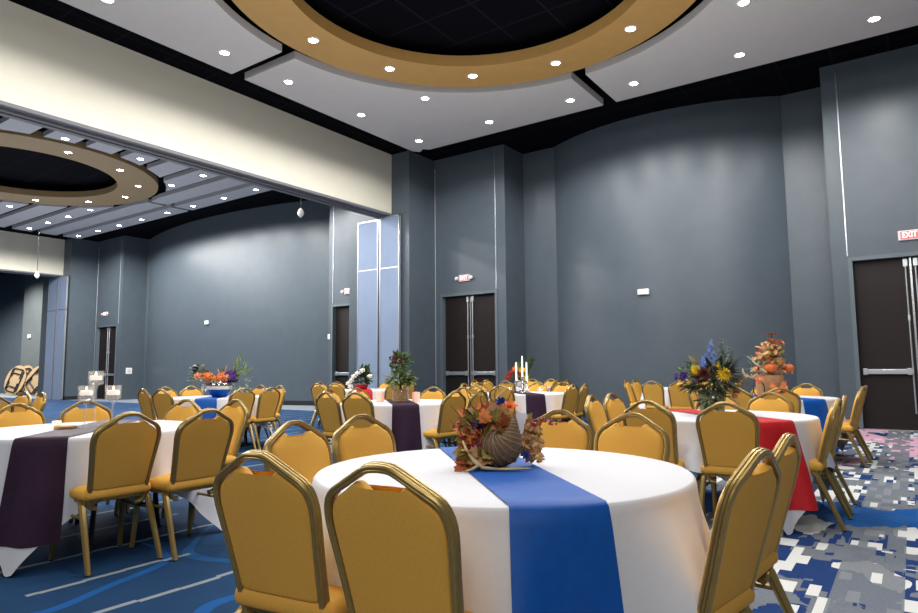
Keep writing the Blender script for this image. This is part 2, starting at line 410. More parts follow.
# ---- exit signs
def text_mesh(s, size):
    cu = bpy.data.curves.new('t', 'FONT'); cu.body = s; cu.size = size; cu.align_x = 'CENTER'; cu.align_y = 'CENTER'; cu.extrude = .003; cu.offset = .004
    o = bpy.data.objects.new('t', cu); COL.objects.link(o); bpy.context.view_layer.update()
    me = bpy.data.meshes.new_from_object(o.evaluated_get(bpy.context.evaluated_depsgraph_get()))
    bpy.data.objects.remove(o); return me
EXIT = text_mesh('EXIT', .2)
def exit_sign(x, y, z, label, ears=False, rz=0, w=.34, h=.18):
    t = thing('exit_sign', label, 'exit sign', (x, y, z), rz, group=None)
    b = MB(); b.box(-w/2, w/2, -.05, 0, -h/2, h/2); b.build('housing', M['exit_box'], t, bevel=.012)
    b = MB(); b.box(-w/2+.035, w/2-.03, -.054, -.049, -h/2+.02, h/2-.02); b.build('face', M['exit_halo'], t)
    me = EXIT.copy(); me.materials.append(M['exit_text']); o = bpy.data.objects.new('lettering', me); COL.objects.link(o)
    o.parent = t; o.location = (0, -.0555, 0); o.rotation_euler = (pi/2, 0, 0); o.scale = (.55, .72, 1)
    if ears:
        for s in (-1, 1):
            b = MB(); b.lathe([(.02, -.03), (.045, -.02), (.05, .03), (.03, .04)], 14)
            e = b.build('emergency_lamp', M['exit_box'], t, smooth=True, angle=50); e.location = (s*(w/2+.06), -.05, .0); e.rotation_euler = (pi/2, 0, 0)
exit_sign(.10, YB-.001, 3.475, 'red lit EXIT sign over the double doors at the right edge')
exit_sign(-9.57, YB-.001, 3.555, 'red lit exit sign with two lamp heads over the middle double doors', True)
exit_sign(-13.83, YB-.001, 3.53, 'red lit exit sign left of the blue-grey panels over the half-hidden door', True)
exit_sign(-28.43, YB-.001, 3.66, 'small red exit sign over the far doors at the left of the photo', True)

# ---- small wall fittings
def wall_box(name, x, y, z, w, h, d, m, label, cat, rz=0):
    t = thing(name, label, cat, (x, y, z), rz)
    b = MB(); b.box(-w/2, w/2, -d, 0, -h/2, h/2); o = b.build('body', m, t, bevel=min(w, h)*.12)
    b = MB(); b.box(-w*.28, w*.28, -d-.006, -d+.002, -h*.25, h*.25); b.build('cover', M['exit_box'] if m is M['white'] else M['base'], t, bevel=.004)
    return t
wall_box('fire_alarm_strobe', -4.85, 14.18, 2.85, .26, .13, .07, M['white'], 'small white strobe box on the curved wall right of centre', 'alarm')
wall_box('fire_alarm_strobe', -21.3, 14.13, 2.95, .2, .14, .07, M['white'], 'small white strobe box on the left curved wall above the flower bowl', 'alarm')
wall_box('fire_alarm_strobe', -38.6, 15.0, 3.1, .3, .2, .07, M['white'], 'small white strobe box above the leaning folded tables', 'alarm')
wall_box('thermostat', -14.66, YB, 2.18, .10, .16, .03, M['white'], 'small white thermostat left of the half-hidden door', 'thermostat')
wall_box('wall_outlet', -27.14, 14.35, 1.2, .26, .26, .03, M['white'], 'pale square wall plate right of the far small doors', 'wall plate', pi/2)
wall_box('wall_outlet', -29.9, 12.86, 1.2, .18, .2, .02, M['darkplate'], 'small dark wall plate left of the far small doors', 'wall plate')

# ---- hanging cable ends in the left hall
def pendant(x, y, z0, label):
    t = thing('hanging_sensor', label, 'sensor', (x, y, z0))
    b = MB(); b.tube([(0, 0, .1), (0, 0, W-z0)], .012, 6); b.build('cable', M['darkmetal'], t)
    b = MB(); b.lathe([(.01, -.12), (.07, -.06), (.085, .0), (.06, .08), (.02, .13)], 14); b.build('sensor_body', M['exit_box'], t, smooth=True)
pendant(-12.9, 11.2, 5.27, 'small pale sensor hanging on a cable in front of the left curved wall')
pendant(-26.7, 10.5, 4.8, 'small pale sensor hanging on a cable before the far cream header')

# ------------------------------------------------------------------ ceiling clouds, ring, lamps
ZC = 6.52
def annulus(name, cx, cy, r0, r1, z0, z1, m, n=96):
    b = MB()
    ring = lambda r, z: [(cx+r*cos(2*pi*i/n), cy+r*sin(2*pi*i/n), z) for i in range(n)]
    b.v = ring(r0, z0)+ring(r1, z0)+ring(r1, z1)+ring(r0, z1)
    for a, c in ((0, 1), (1, 2), (2, 3), (3, 0)):
        for i in range(n): b.f.append((a*n+i, a*n+(i+1) % n, c*n+(i+1) % n, c*n+i)); b.m.append(0)
    return struct(b.build(name, m, smooth=True, angle=40))
CX, CY = -4.72, 6.97
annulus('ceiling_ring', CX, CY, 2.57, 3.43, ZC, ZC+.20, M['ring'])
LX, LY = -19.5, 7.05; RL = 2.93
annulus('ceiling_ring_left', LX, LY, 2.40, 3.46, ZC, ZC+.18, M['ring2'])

def cloud(name, sx, sy):
    """quarter panel with a concave cut round the ring"""
    x1, y1, g, rc = (5.06 if sx < 0 else 6.3), 5.19, .14, 3.68
    pts = []
    a0 = math.asin(g/rc); a1 = pi/2-a0
    for i in range(25):
        a = a0+(a1-a0)*i/24; pts.append((rc*cos(a), rc*sin(a)))
    pts += [(g, y1), (x1-.42, y1), (x1-.30, y1-.12), (x1-.12, y1), (x1, y1-.14), (x1, g)]
    poly = [(CX+sx*x, CY+sy*y) for x, y in pts]
    return slab(name, poly, ZC, ZC+.14, M['cloud'])
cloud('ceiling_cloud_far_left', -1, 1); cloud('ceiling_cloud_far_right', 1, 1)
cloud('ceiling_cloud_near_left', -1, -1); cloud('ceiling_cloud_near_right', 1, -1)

def strips():
    k = 0
    for row in range(12):
        y1 = 12.17-.885*row; y0 = y1-.63
        for s in (-1, 1):
            xo = 7.7; rc = 3.68; pts = []
            ys = [y0+(y1-y0)*i/6 for i in range(7)]
            for y in ys:
                d = abs(y-LY); xi = sqrt(rc*rc-d*d) if d < rc else 0
                pts.append((LX+s*max(xi, .1), y))
            poly = pts+[(LX+s*xo, y1), (LX+s*xo, y0)]
            k += 1
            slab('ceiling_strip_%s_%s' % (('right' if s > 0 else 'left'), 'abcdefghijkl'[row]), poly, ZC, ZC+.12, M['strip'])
strips()

ORD = ['first', 'second', 'third', 'fourth', 'fifth', 'sixth', 'seventh', 'eighth', 'ninth', 'tenth', 'eleventh', 'twelfth']
lamp_proto = None
SPOT = {}
def downlight(x, y, label, group, watts=60, z=ZC, lit=True):
    global lamp_proto
    if lamp_proto is None:
        t = thing('downlight', label, 'ceiling light')
        b = MB(); b.lathe([(.074, -.002), (.074, -.012), (.095, -.008), (.10, .0)], 20, cap0=False, cap1=False); b.build('trim_ring', M['trimring'], t, smooth=True)
        b = MB(); b.lathe([(.074, -.008), (.073, .002)], 20); b.build('lens', M['lens'], t)
        lamp_proto = t
    else: t = copy_tree(lamp_proto)
    t.location = (x, y, z); tag(t, label, 'ceiling light', group)
    if lit:
        key = watts
        if key not in SPOT:
            l = bpy.data.lights.new('downlight_beam', 'SPOT'); l.energy = watts; l.spot_size = radians(175); l.spot_blend = .25; l.shadow_soft_size = .07; l.color = (1, .972, .935); SPOT[key] = l
        o = bpy.data.objects.new('downlight_beam', SPOT[key]); COL.objects.link(o); o.location = (x, y, z-.06)
PW = 128
g = 'downlights in the grey panels of the near ceiling'
for i, y in enumerate((11.52, 9.58, 7.64, 6.27, 4.33)):
    downlight(-9.19, y, 'round white downlight, %s from back wall along the left edge of grey panels' % ORD[i], g, PW*.5)
for i, x in enumerate((-7.23, -5.3, -3.99, -2.11, -.15)):
    downlight(x, 11.52, 'round white downlight, %s after the left corner along the far edge of the grey panels' % ORD[i], g, PW)
downlight(-7.59, 9.72, 'round white downlight between the gold ring and the far left panel corner', g, PW)
downlight(-1.71, 9.84, 'round white downlight at the top edge right of the gold ring', g, PW)
for x, y in ((-9.19, 2.4), (-7.2, 2.4), (-5.3, 2.4), (-4.0, 2.4), (-2.1, 2.4), (-.15, 2.4), (-.2, 4.3), (-.2, 6.3), (-.2, 7.7), (-.2, 9.6)):
    downlight(x, y, 'round white downlight in the grey ceiling panels above the camera', g, PW)
g = 'downlights on the near gold ring'
for i in range(12):
    a = radians(182-30*i); nm = 'round white downlight on the near gold ring, %s from its left visible end' % ORD[i] if i < 5 else 'round white downlight on the part of the gold ring above the camera'
    downlight(CX+2.95*cos(a), CY+2.95*sin(a), nm, g, 110)
g = 'downlights in the striped ceiling of the left hall'
rows = ((11.86, 'far edge row'), (10.12, 'second row'), (8.35, 'third row'), (6.58, 'fourth row'), (4.8, 'fifth row'))
for y, rn in rows:
    xs = [-26.62, -25.07, -23.53, -21.98, -20.35, -18.86, -17.2, -15.65, -14.0]
    xs = [x for x in xs if hypot(x-LX, y-LY) > 3.75]
    for i, x in enumerate(xs):
        downlight(x, y, 'small downlight in the left hall striped ceiling, %s, %s from left' % (rn, ORD[i]), g, 200)
g = 'downlights on the far gold ring'
for i in range(12):
    a = radians(90-30*i)
    downlight(LX+RL*cos(a), LY+RL*sin(a), 'small downlight on the gold ring of the left hall, %s clockwise from its far side' % ORD[i], g, 90)
# lamps of the third room
for x, y in ((-35, 12.8), (-38, 12.8), (-36, 9), (-41, 11), (-44, 9)):
    l = bpy.data.lights.new('hall_lamp', 'SPOT'); l.energy = 1300; l.spot_size = radians(150); l.spot_blend = .6; l.shadow_soft_size = .2; l.color = (1, .96, .9)
    o = bpy.data.objects.new('hall_lamp', l); COL.objects.link(o); o.location = (x, y, 6.5)
def area(x, y, z, sx, sy, e, up=True, col=(1, .96, .91)):
    l = bpy.data.lights.new('fill_light', 'AREA'); l.shape = 'RECTANGLE'; l.size = sx; l.size_y = sy; l.energy = e; l.color = col
    o = bpy.data.objects.new('fill_light', l); COL.objects.link(o); o.location = (x, y, z); o.rotation_euler = (pi if up else 0, 0, 0)
    return o
area(-4.2, 5.5, 2.2, 8, 9, 330)  # added upward fill in mid-air to brighten the ceilings, no fixture there
area(-20.5, 6.5, 2.4, 14, 10, 480)
def fill_wash(x, y, z, tx, ty, tz, sz, e):
    o = area(x, y, z, sz, sz*.6, e); o.rotation_euler = (V((tx, ty, tz))-V((x, y, z))).to_track_quat('-Z', 'Y').to_euler(); return o
fill_wash(2.8, -3.5, 5.6, -5, 7, 1.0, 4, 330)  # added fill from behind the camera for upright faces, no fixture there
fill_wash(-9, -4.5, 5.6, -7, 8, 1.0, 4, 260)
# ------------------------------------------------------------------ chair
def chair_proto():
    t = thing('banquet_chair'); al = radians(15.4); K = .94
    def bp(u, v, n): return V((u, -.15-v*sin(al)+n*cos(al), .405+v*cos(al)+n*sin(al)))
    half = [(.12, -.062), (.15, -.058), (.168, -.045), (.176, -.022), (.178, .02), (.185, .12), (.195, .22), (.2055, .31), (.209, .345), (.2085, .37), (.205, .393), (.197, .414), (.186, .430), (.172, .442), (.14, .460), (.1, .4825), (.06, .505), (.045, .512), (.03, .516), (0, .518)]
    half = [(u*K, v) for u, v in half]
    path = [(-u, v) for u, v in half[:-1]]+half[::-1]
    prof = [(p0*.8, p1*.82) for p0, p1 in [(.015, -.016), (.016, -.009), (.0125, -.0065), (.016, -.004), (.016, .004), (.0125, .0065), (.016, .009), (.015, .016), (.010, .021), (.003, .0215), (.000, .019), (-.003, .0215), (-.009, .021), (-.014, .014), (-.014, -.014), (-.009, -.021), (-.003, -.0215), (.0, -.019), (.003, -.0215), (.010, -.021)]]
    vs = []; k = len(path); n = len(prof)
    for i, (u, v) in enumerate(path):
        a = path[max(i-1, 0)]; c = path[min(i+1, k-1)]; tx, ty = c[0]-a[0], c[1]-a[1]; L = hypot(tx, ty); nx, ny = -ty/L, tx/L
        vs += [bp(u+nx*p[0], v+ny*p[0], p[1]) for p in prof]
    fs = [(i*n+j, i*n+(j+1) % n, (i+1)*n+(j+1) % n, (i+1)*n+j) for i in range(k-1) for j in range(n)]+[tuple(range(n)), tuple(range((k-1)*n, k*n))]
    b = MB(); b.add(vs, fs); b.build('back_frame', M['gold'], t, smooth=True, angle=35)
    # upholstered back: follows the frame, with the dipped top edge that leaves the hand hole
    ins = [(u-.008 if u > .03 else u, v) for u, v in half]
    side = [(.1725, .075), (.1745, .12), (.183, .22), (.1915, .31), (.194, .345), (.193, .367), (.189, .387), (.182, .405), (.172, .418), (.16, .428), (.13, .447), (.108, .4625), (.094, .4705), (.082, .471), (.069, .463), (.053, .447), (.036, .434), (.018, .427), (0, .425)]
    side = [(u*K, v) for u, v in side]
    out = [(0, .052), (.08, .052), (.145*K, .054), (.164*K, .060)]+side
    loop = out[:-1]+[out[-1]]+[(-u, v) for u, v in out[1:-1]][::-1]
    m = len(loop)
    def off(d):
        r = []
        for i in range(m):
            a = loop[i-1]; c = loop[(i+1) % m]; tx, ty = c[0]-a[0], c[1]-a[1]; L = hypot(tx, ty) or 1
            r.append((loop[i][0]-ty/L*d, loop[i][1]+tx/L*d))
        return r
    b = MB(); rings = [(.010, -.0145), (.005, -.0135), (.001, -.010), (0, -.004), (0, .006), (.003, .019), (.010, .028), (.024, .035)]
    vs = []
    for d, h in rings: vs += [bp(u, v, h) for u, v in off(d)]
    fs = [(i*m+j, i*m+(j+1) % m, (i+1)*m+(j+1) % m, (i+1)*m+j) for i in range(len(rings)-1) for j in range(m)]
    for base, h, kk in ((0, -.016, 0), ((len(rings)-1)*m, .038, len(rings)-1)):
        d0 = rings[kk][0]; o = len(vs); cols = off(d0)
        # fill with strips joining left and right sides through a raised centre line
        R = m//2
        ctr = []
        for j in range(0, R+1):
            u, v = cols[j]; ctr.append(len(vs)); vs.append(bp(0, v, h))
        for j in range(0, R):
            fs.append((base+j, base+j+1, ctr[j+1], ctr[j]))
            jr, jr2 = (m-j) % m, (m-j-1) % m
            fs.append((base+jr, ctr[j], ctr[j+1], base+jr2))
    b.add(vs, fs); b.build('backrest', M['fabric'], t, smooth=True, angle=60)
    # seat cushion
    b = MB(); ly = [(-.012, .400), (.0, .408), (.004, .425), (.0, .447), (-.012, .461), (-.04, .471), (-.1, .478)]
    def sl(d):
        x, y0, y1, r = .205+d, -.178-d*.6, .235+d, .03
        pts = []
        for cx, cy, a in ((x-r, y0+r, -pi/2), (x-r*1.3, y1-r*1.3, 0), (-x+r*1.3, y1-r*1.3, pi/2), (-x+r, y0+r, pi)):
            rr = r if cy < 0 else r*1.3
            for q in range(7): pts.append((cx+rr*cos(a+q*pi/12), cy+rr*sin(a+q*pi/12)))
        return pts
    vs = []; mm = 28
    for d, z in ly: vs += [(x, y, z) for x, y in sl(d)]
    fs = [(i*mm+j, i*mm+(j+1) % mm, (i+1)*mm+(j+1) % mm, (i+1)*mm+j) for i in range(len(ly)-1) for j in range(mm)]+[tuple(range(mm)), tuple(range((len(ly)-1)*mm, len(ly)*mm))]
    b.add(vs, fs); b.build('seat', M['fabric'], t, smooth=True, angle=50)
    b = MB(); b.box(-.19, .19, -.15, .21, .378, .40); b.build('seat_frame', M['gold'], t, bevel=.006)
    def leg(p0, p1, w0, w1, s):
        p0, p1 = V(p0), V(p1); b = MB(); vs = []
        pk = [V((p0.x*.9, p0.y*.8, p0.z)), V((p0.x*.98, p0.y*.97, p0.z-.012)), p0+(p1-p0)*.08, p0+(p1-p0)*.5, p1]
        for i, p in enumerate(pk):
            q = (.0, 0.05, .12, .5, 1)[i]; w = w0+(w1-w0)*q; h = w*.62
            c = .3
            oct_ = [(w, h*c), (w*c*1.6, h), (-w*c*1.6, h), (-w, h*c), (-w, -h*c), (-w*c*1.6, -h), (w*c*1.6, -h), (w, -h*c)]
            vs += [p+V((a*.5, e*.8, 0)) for a, e in oct_]
        fs = [(i*8+j, i*8+(j+1) % 8, (i+1)*8+(j+1) % 8, (i+1)*8+j) for i in range(4) for j in range(8)]+[tuple(range(8)), tuple(range(32, 40))]
        b.add(vs, fs); o = b.build('leg', M['gold'], t, smooth=True, angle=30)
        g_ = MB(); g_.lathe([(w1*.42, 0), (w1*.42, .012)], 10, (p1.x, p1.y, 0)); g_.build('foot_glide', M['rubber'], o)
    for s in (-1, 1):
        leg((s*.195, -.125, .40), (s*.212, -.292, .008), .042, .030, s)
        leg((s*.195, .175, .40), (s*.207, .222, .008), .042, .030, s)
        b = MB(); b.tube([(s*.199, -.16, .30), (s*.199, .182, .30)], .010, 8); b.build('stretcher', M['gold'], t, smooth=True, angle=40)
    return t

# ------------------------------------------------------------------ tables, cloths, runners
ZT = .757
RT = .735
class Cloth:
    def __init__(s, c, seed, side=2.2):
        s.c = c; s.side = side; r = random.Random(seed); s.ph = [r.uniform(0, 6.28) for _ in range(4)]; s.phi = radians(-45+r.uniform(-4, 4))
    bumps = ()
    def L(s, th):
        a = th-s.phi-pi/4
        return (s.side/2)/max(abs(cos(a)), abs(sin(a)))-RT
    def pt(s, th, t, off=0.0):
        f = (.5+.5*cos(4*(th-s.phi)))
        k = min(1, max(0, t-.04)/.3)
        folds = (.55*sin(13*th+s.ph[0])+.45*sin(21*th+s.ph[1])+.3*sin(7*th+s.ph[2]))
        out = t*(.13+.10*f)+k*.062*folds*(1-.4*f)*(.45+t)+.004
        e = .010
        if t < e*1.5:
            q = t/(e*1.5)*pi/2; r = RT-.006+e*sin(q)+off*sin(q); z = ZT-e*(1-cos(q))+off*cos(q)
            r2 = RT+out+off
            r = r+(r2-(RT+.004+off))*.0
        else:
            r = RT+out+off+sum(am*math.exp(-(((th-ba+pi) % (2*pi)-pi)/bw)**2)*min(1, max(0, (t-.05)/.3)) for ba, bw, am in s.bumps); z = ZT-e-(t-e*1.5)*.975
        return V((s.c[0]+r*cos(th), s.c[1]+r*sin(th), max(z, .006+off)))
    def build(s, label, group=None):
        b = MB(); n = 192; rr = [0, .35, .62, RT-.006]; ts = [.004, .008, .012, .0155, 0.05, .1, .15, .21, .28, .36, .45, .56, .68, .8, .9, 1.0]
        vs = [(s.c[0], s.c[1], ZT)]
        for r in rr[1:]: vs += [(s.c[0]+r*cos(2*pi*j/n), s.c[1]+r*sin(2*pi*j/n), ZT) for j in range(n)]
        for i, q in enumerate(ts):
            for j in range(n):
                th = 2*pi*j/n; L = s.L(th)
                t = q if i < 4 else .0155+(L-.0155)*(q-.0155)/(1-.0155)
                vs.append(s.pt(th, t))
        R = 3+len(ts)
        fs = [(0, 1+j, 1+(j+1) % n) for j in range(n)]
        fs += [(1+i*n+j, 1+(i+1)*n+j, 1+(i+1)*n+(j+1) % n, 1+i*n+(j+1) % n) for i in range(R-1) for j in range(n)]
        b.add(vs, fs); o = b.build('tablecloth', M['cloth'], smooth=True)
        return tag(o, label, 'tablecloth', group)
    def runner(s, m, label, ang=-45, w=.15, hang=.6, ctr=(0, 0)):
        b = MB(); nw = 16; a = radians(ang); du = V((cos(a), sin(a), 0)); dw = V((-sin(a), cos(a), 0)); c = V((s.c[0], s.c[1], 0)); off = .006
        cols = []
        for i in range(nw+1):
            y = -w+2*w*i/nw; s0 = sqrt((RT-.006)**2-y*y); col = []
            th1 = atan2(y, s0)
            for q in range(23, -1, -1):
                t = hang*q/23 if q > 1 else (.0155*q*.9+.0005); col.append(s.pt(a+pi-th1, t, off)) if True else None
            for q in range(1, 12):
                u = -s0+2*s0*q/12; p = c+du*u+dw*y; col.append(V((p.x, p.y, ZT+off)))
            for q in range(0, 24):
                t = hang*q/23 if q > 1 else (.0155*q*.9+.0005); col.append(s.pt(a+th1, t, off))
            cols.append(col)
        k = len(cols[0]); vs = [p for col in cols for p in col]
        fs = [(i*k+j, i*k+j+1, (i+1)*k+j+1, (i+1)*k+j) for i in range(nw) for j in range(k-1)]
        b.add(vs, fs); o = b.build('table_runner', m, smooth=True)
        return tag(o, label, 'table runner')

table0 = None
def round_table(c, label):
    global table0
    if table0 is None:
        t = thing('round_table'); b = MB(); b.lathe([(.712, .722), (.718, .727), (.718, .747), (.714, .752)], 64); b.build('tabletop', M['tabletop'], t)
        for sx in (-1, 1):
            for sy in (-1, 1):
                b = MB(); b.tube([(sx*.32, sy*.22, .722), (sx*.34, sy*.25, .6), (sx*.36, sy*.33, 0.002)], .016, 8); b.build('leg', M['darkmetal'], t, smooth=True, angle=40)
            b = MB(); b.tube([(sx*.345, -.27, .45), (sx*.345, .27, .45)], .012, 8); b.build('crossbar', M['darkmetal'], t, smooth=True, angle=40)
        table0 = t
    else: t = copy_tree(table0)
    t.location = (c[0], c[1], 0); t.rotation_euler = (0, 0, radians(22)); tag(t, label, 'table', None)

T = dict(T1=(-1.39, 2.27), T2=(-4.9, 2.31), T3=(-1.36, 5.72), T4=(-1.5, 9.27), T5=(-5.25, 6.2), T6=(-5.28, 9.33), T7=(-8.95, 6.12), T8=(-9.2, 9.7), T9=(-3.68, 12.75), T10=(-7.11, 12.45), T12=(-9.12, 2.6))
NAME = dict(T1='cornucopia table', T2='floating candle table', T3='delphinium bouquet table', T4='pumpkin arrangement table', T5='topiary table', T6='candelabra table', T7='flower bowl table', T8='white flower table', T9='far table by the curved wall', T10='far table behind the candelabra', T12='table beyond the left edge')
RUN = dict(T1=('blue', 'wide royal blue satin runner under the cornucopia, nearest the camera'), T2=('purple', 'dark purple runner under the floating candles at the left edge'), T3=('red', 'red runner on the right table under the tall delphinium bouquet'),
           T4=('blue', 'blue runner on the table by the right doors with the pumpkin arrangement'), T5=('purple', 'dark purple runner under the topiary in the middle'), T6=('purple', 'dark purple runner under the silver candelabra'),
           T7=('blue', 'blue runner under the flower bowl at left back'), T8=('red', 'small red runner below the white flowers, left of the topiary'))
for k, c in T.items():
    if k == 'T12': continue
    round_table(c, 'round folding table hidden under the white cloth of the %s' % NAME[k])
    cl = Cloth(c, int(k[1:])*3, 2.55 if k == 'T1' else 2.2)
    if k == 'T1': cl.bumps = ((radians(-16), radians(9), .15),)
    cl.build('white square cloth draped over the %s' % NAME[k])
    if k in RUN: cl.runner(M[RUN[k][0]], RUN[k][1], hang=.62 if k != 'T1' else .66)

# chairs: eight to a table, in pairs on four sides: (angle, radius of the back top)
GEN = [(a, 1.06) for a in (-13, 13, 77, 103, 167, 193, 257, 283)]
SEAT = {k: GEN for k in T}
SEAT['T1'] = [(-9, 1.02, 171), (19, 1.07, 175), (83, 1.15), (105, 1.23), (163, 1.16), (187, 1.11), (255, 1.03, 97), (283, 1.01)]
SEAT['T2'] = [(-12, 1.0, 178), (12, 1.14, 180), (84, 1.17), (111, 1.10), (156, 1.12), (184, 1.05)]
SEAT['T3'] = [(-8, .91, 179), (28, 1.0, 181)]+GEN[2:6]+[(252, .99, 84), (285, 1.01, 92)]
SEAT['T4'] = [(-16, 1.03, 176), (10, 1.03, 180)]+GEN[2:]
SEAT['T9'] = [GEN[0], GEN[1], (77, 1.0), (103, 1.0)]+GEN[4:]
SEAT['T12'] = [(13, 1.06), (77, 1.06), (103, 1.06)]
RIGHT_T = ('T3', 'T4', 'T9')
chair0 = chair_proto(); used = False
rj = random.Random(5)
cam_dir = radians(125)
for k, c in T.items():
    pairs = {}
    for a, r, *fx in SEAT[k]: pairs.setdefault(round(a/90) % 4, []).append((a, r, fx))
    for q, lst in pairs.items():
        side = (['right', 'far', 'left', 'near'] if k in RIGHT_T else ['near right', 'far right', 'far left', 'near left'])[q]
        pos = []
        for a, r, fx in lst:
            j = 0 if k in ('T1', 'T2') else rj.uniform(-1.2, 1.2); jr = 0 if k in ('T1', 'T2') else rj.uniform(-.02, .02)
            aa = radians(a+j); p = (c[0]+(r+jr)*cos(aa), c[1]+(r+jr)*sin(aa))
            off = a-q*90
            if off > 180: off -= 360
            face = radians(q*90+180+.45*off+(0 if k == 'T1' else rj.uniform(-2.5, 2.5)))
            if fx: face = radians(fx[0])
            brg = atan2(p[0], p[1]); pos.append((brg, p, face))
        pos.sort()
        for i, (brg, p, face) in enumerate(pos):
            if not used: ch = chair0; used = True
            else: ch = copy_tree(chair0)
            ch.location = (p[0]+.29*cos(face), p[1]+.29*sin(face), 0); ch.rotation_euler = (0, 0, face-pi/2)
            lr = ('left of pair' if i == 0 else 'right of pair') if len(pos) > 1 else 'single'
            tag(ch, 'yellow gold-framed chair, %s, %s side of the %s' % (lr, side, NAME[k]), 'chair', 'chairs around the %s' % NAME[k])

# ------------------------------------------------------------------ centrepieces
def petals(b, p, r, n=7, up=(0, 0, 1), rings=2, w=.5, lift=.5):
    up = V(up).normalized(); a = up.orthogonal().normalized(); c = up.cross(a)
    for q in range(rings):
        for i in range(n):
            t = 2*pi*(i+.5*q)/n; d = (a*cos(t)+c*sin(t))*(1-.35*q)+up*(lift*(.5+q*.9))
            b.leaf(p, d, r*(1-.2*q), r*w, up, .25, .1)
def rosette(b, p, r, up=(0, 0, 1)):
    petals(b, p, r, 6, up, 3, .8, .5); b.ball(V(p)+V(up).normalized()*r*.35, r*.35, 5)
def spray(b, c, n, rad, L, Wd, rng, flat=1.0, zmin=-.2, droop=.25):
    for _ in range(n):
        d = V((rng.gauss(0, 1), rng.gauss(0, 1), rng.gauss(.2, .8)*flat)).normalized()
        if d.z < zmin: d.z = zmin
        p = V(c)+d*rad*rng.uniform(.35, 1); b.leaf(p, d+V((rng.uniform(-.5, .5), rng.uniform(-.5, .5), rng.uniform(-.3, .5))), L*rng.uniform(.7, 1.2), Wd*rng.uniform(.7, 1.2), (rng.uniform(-.4, .4), rng.uniform(-.4, .4), 1), .2, droop)
def maple(b, p, d, size, up, rng):
    """lobed autumn leaf"""
    d = V(d).normalized(); up = V(up); a = d.cross(up)
    a = a.normalized() if a.length > 1e-3 else d.orthogonal().normalized(); nn = a.cross(d)
    prof = [(0, 0), (.1, .18), (.05, .42), (.28, .36), (.38, .55), (.5, .3), (.72, .34), (.76, .16), (1, 0)]
    P = [V(p)+d*size*x+a*size*y+nn*size*(.12*y-.2*x*x) for x, y in prof]+[V(p)+d*size*x-a*size*y+nn*size*(.12*y-.2*x*x) for x, y in prof[1:-1][::-1]]
    ctr = V(p)+d*size*.4-nn*size*.05
    b.add(P+[ctr], [(i, (i+1) % len(P), len(P)) for i in range(len(P))])

ZR = ZT+.0065   # top of a runner
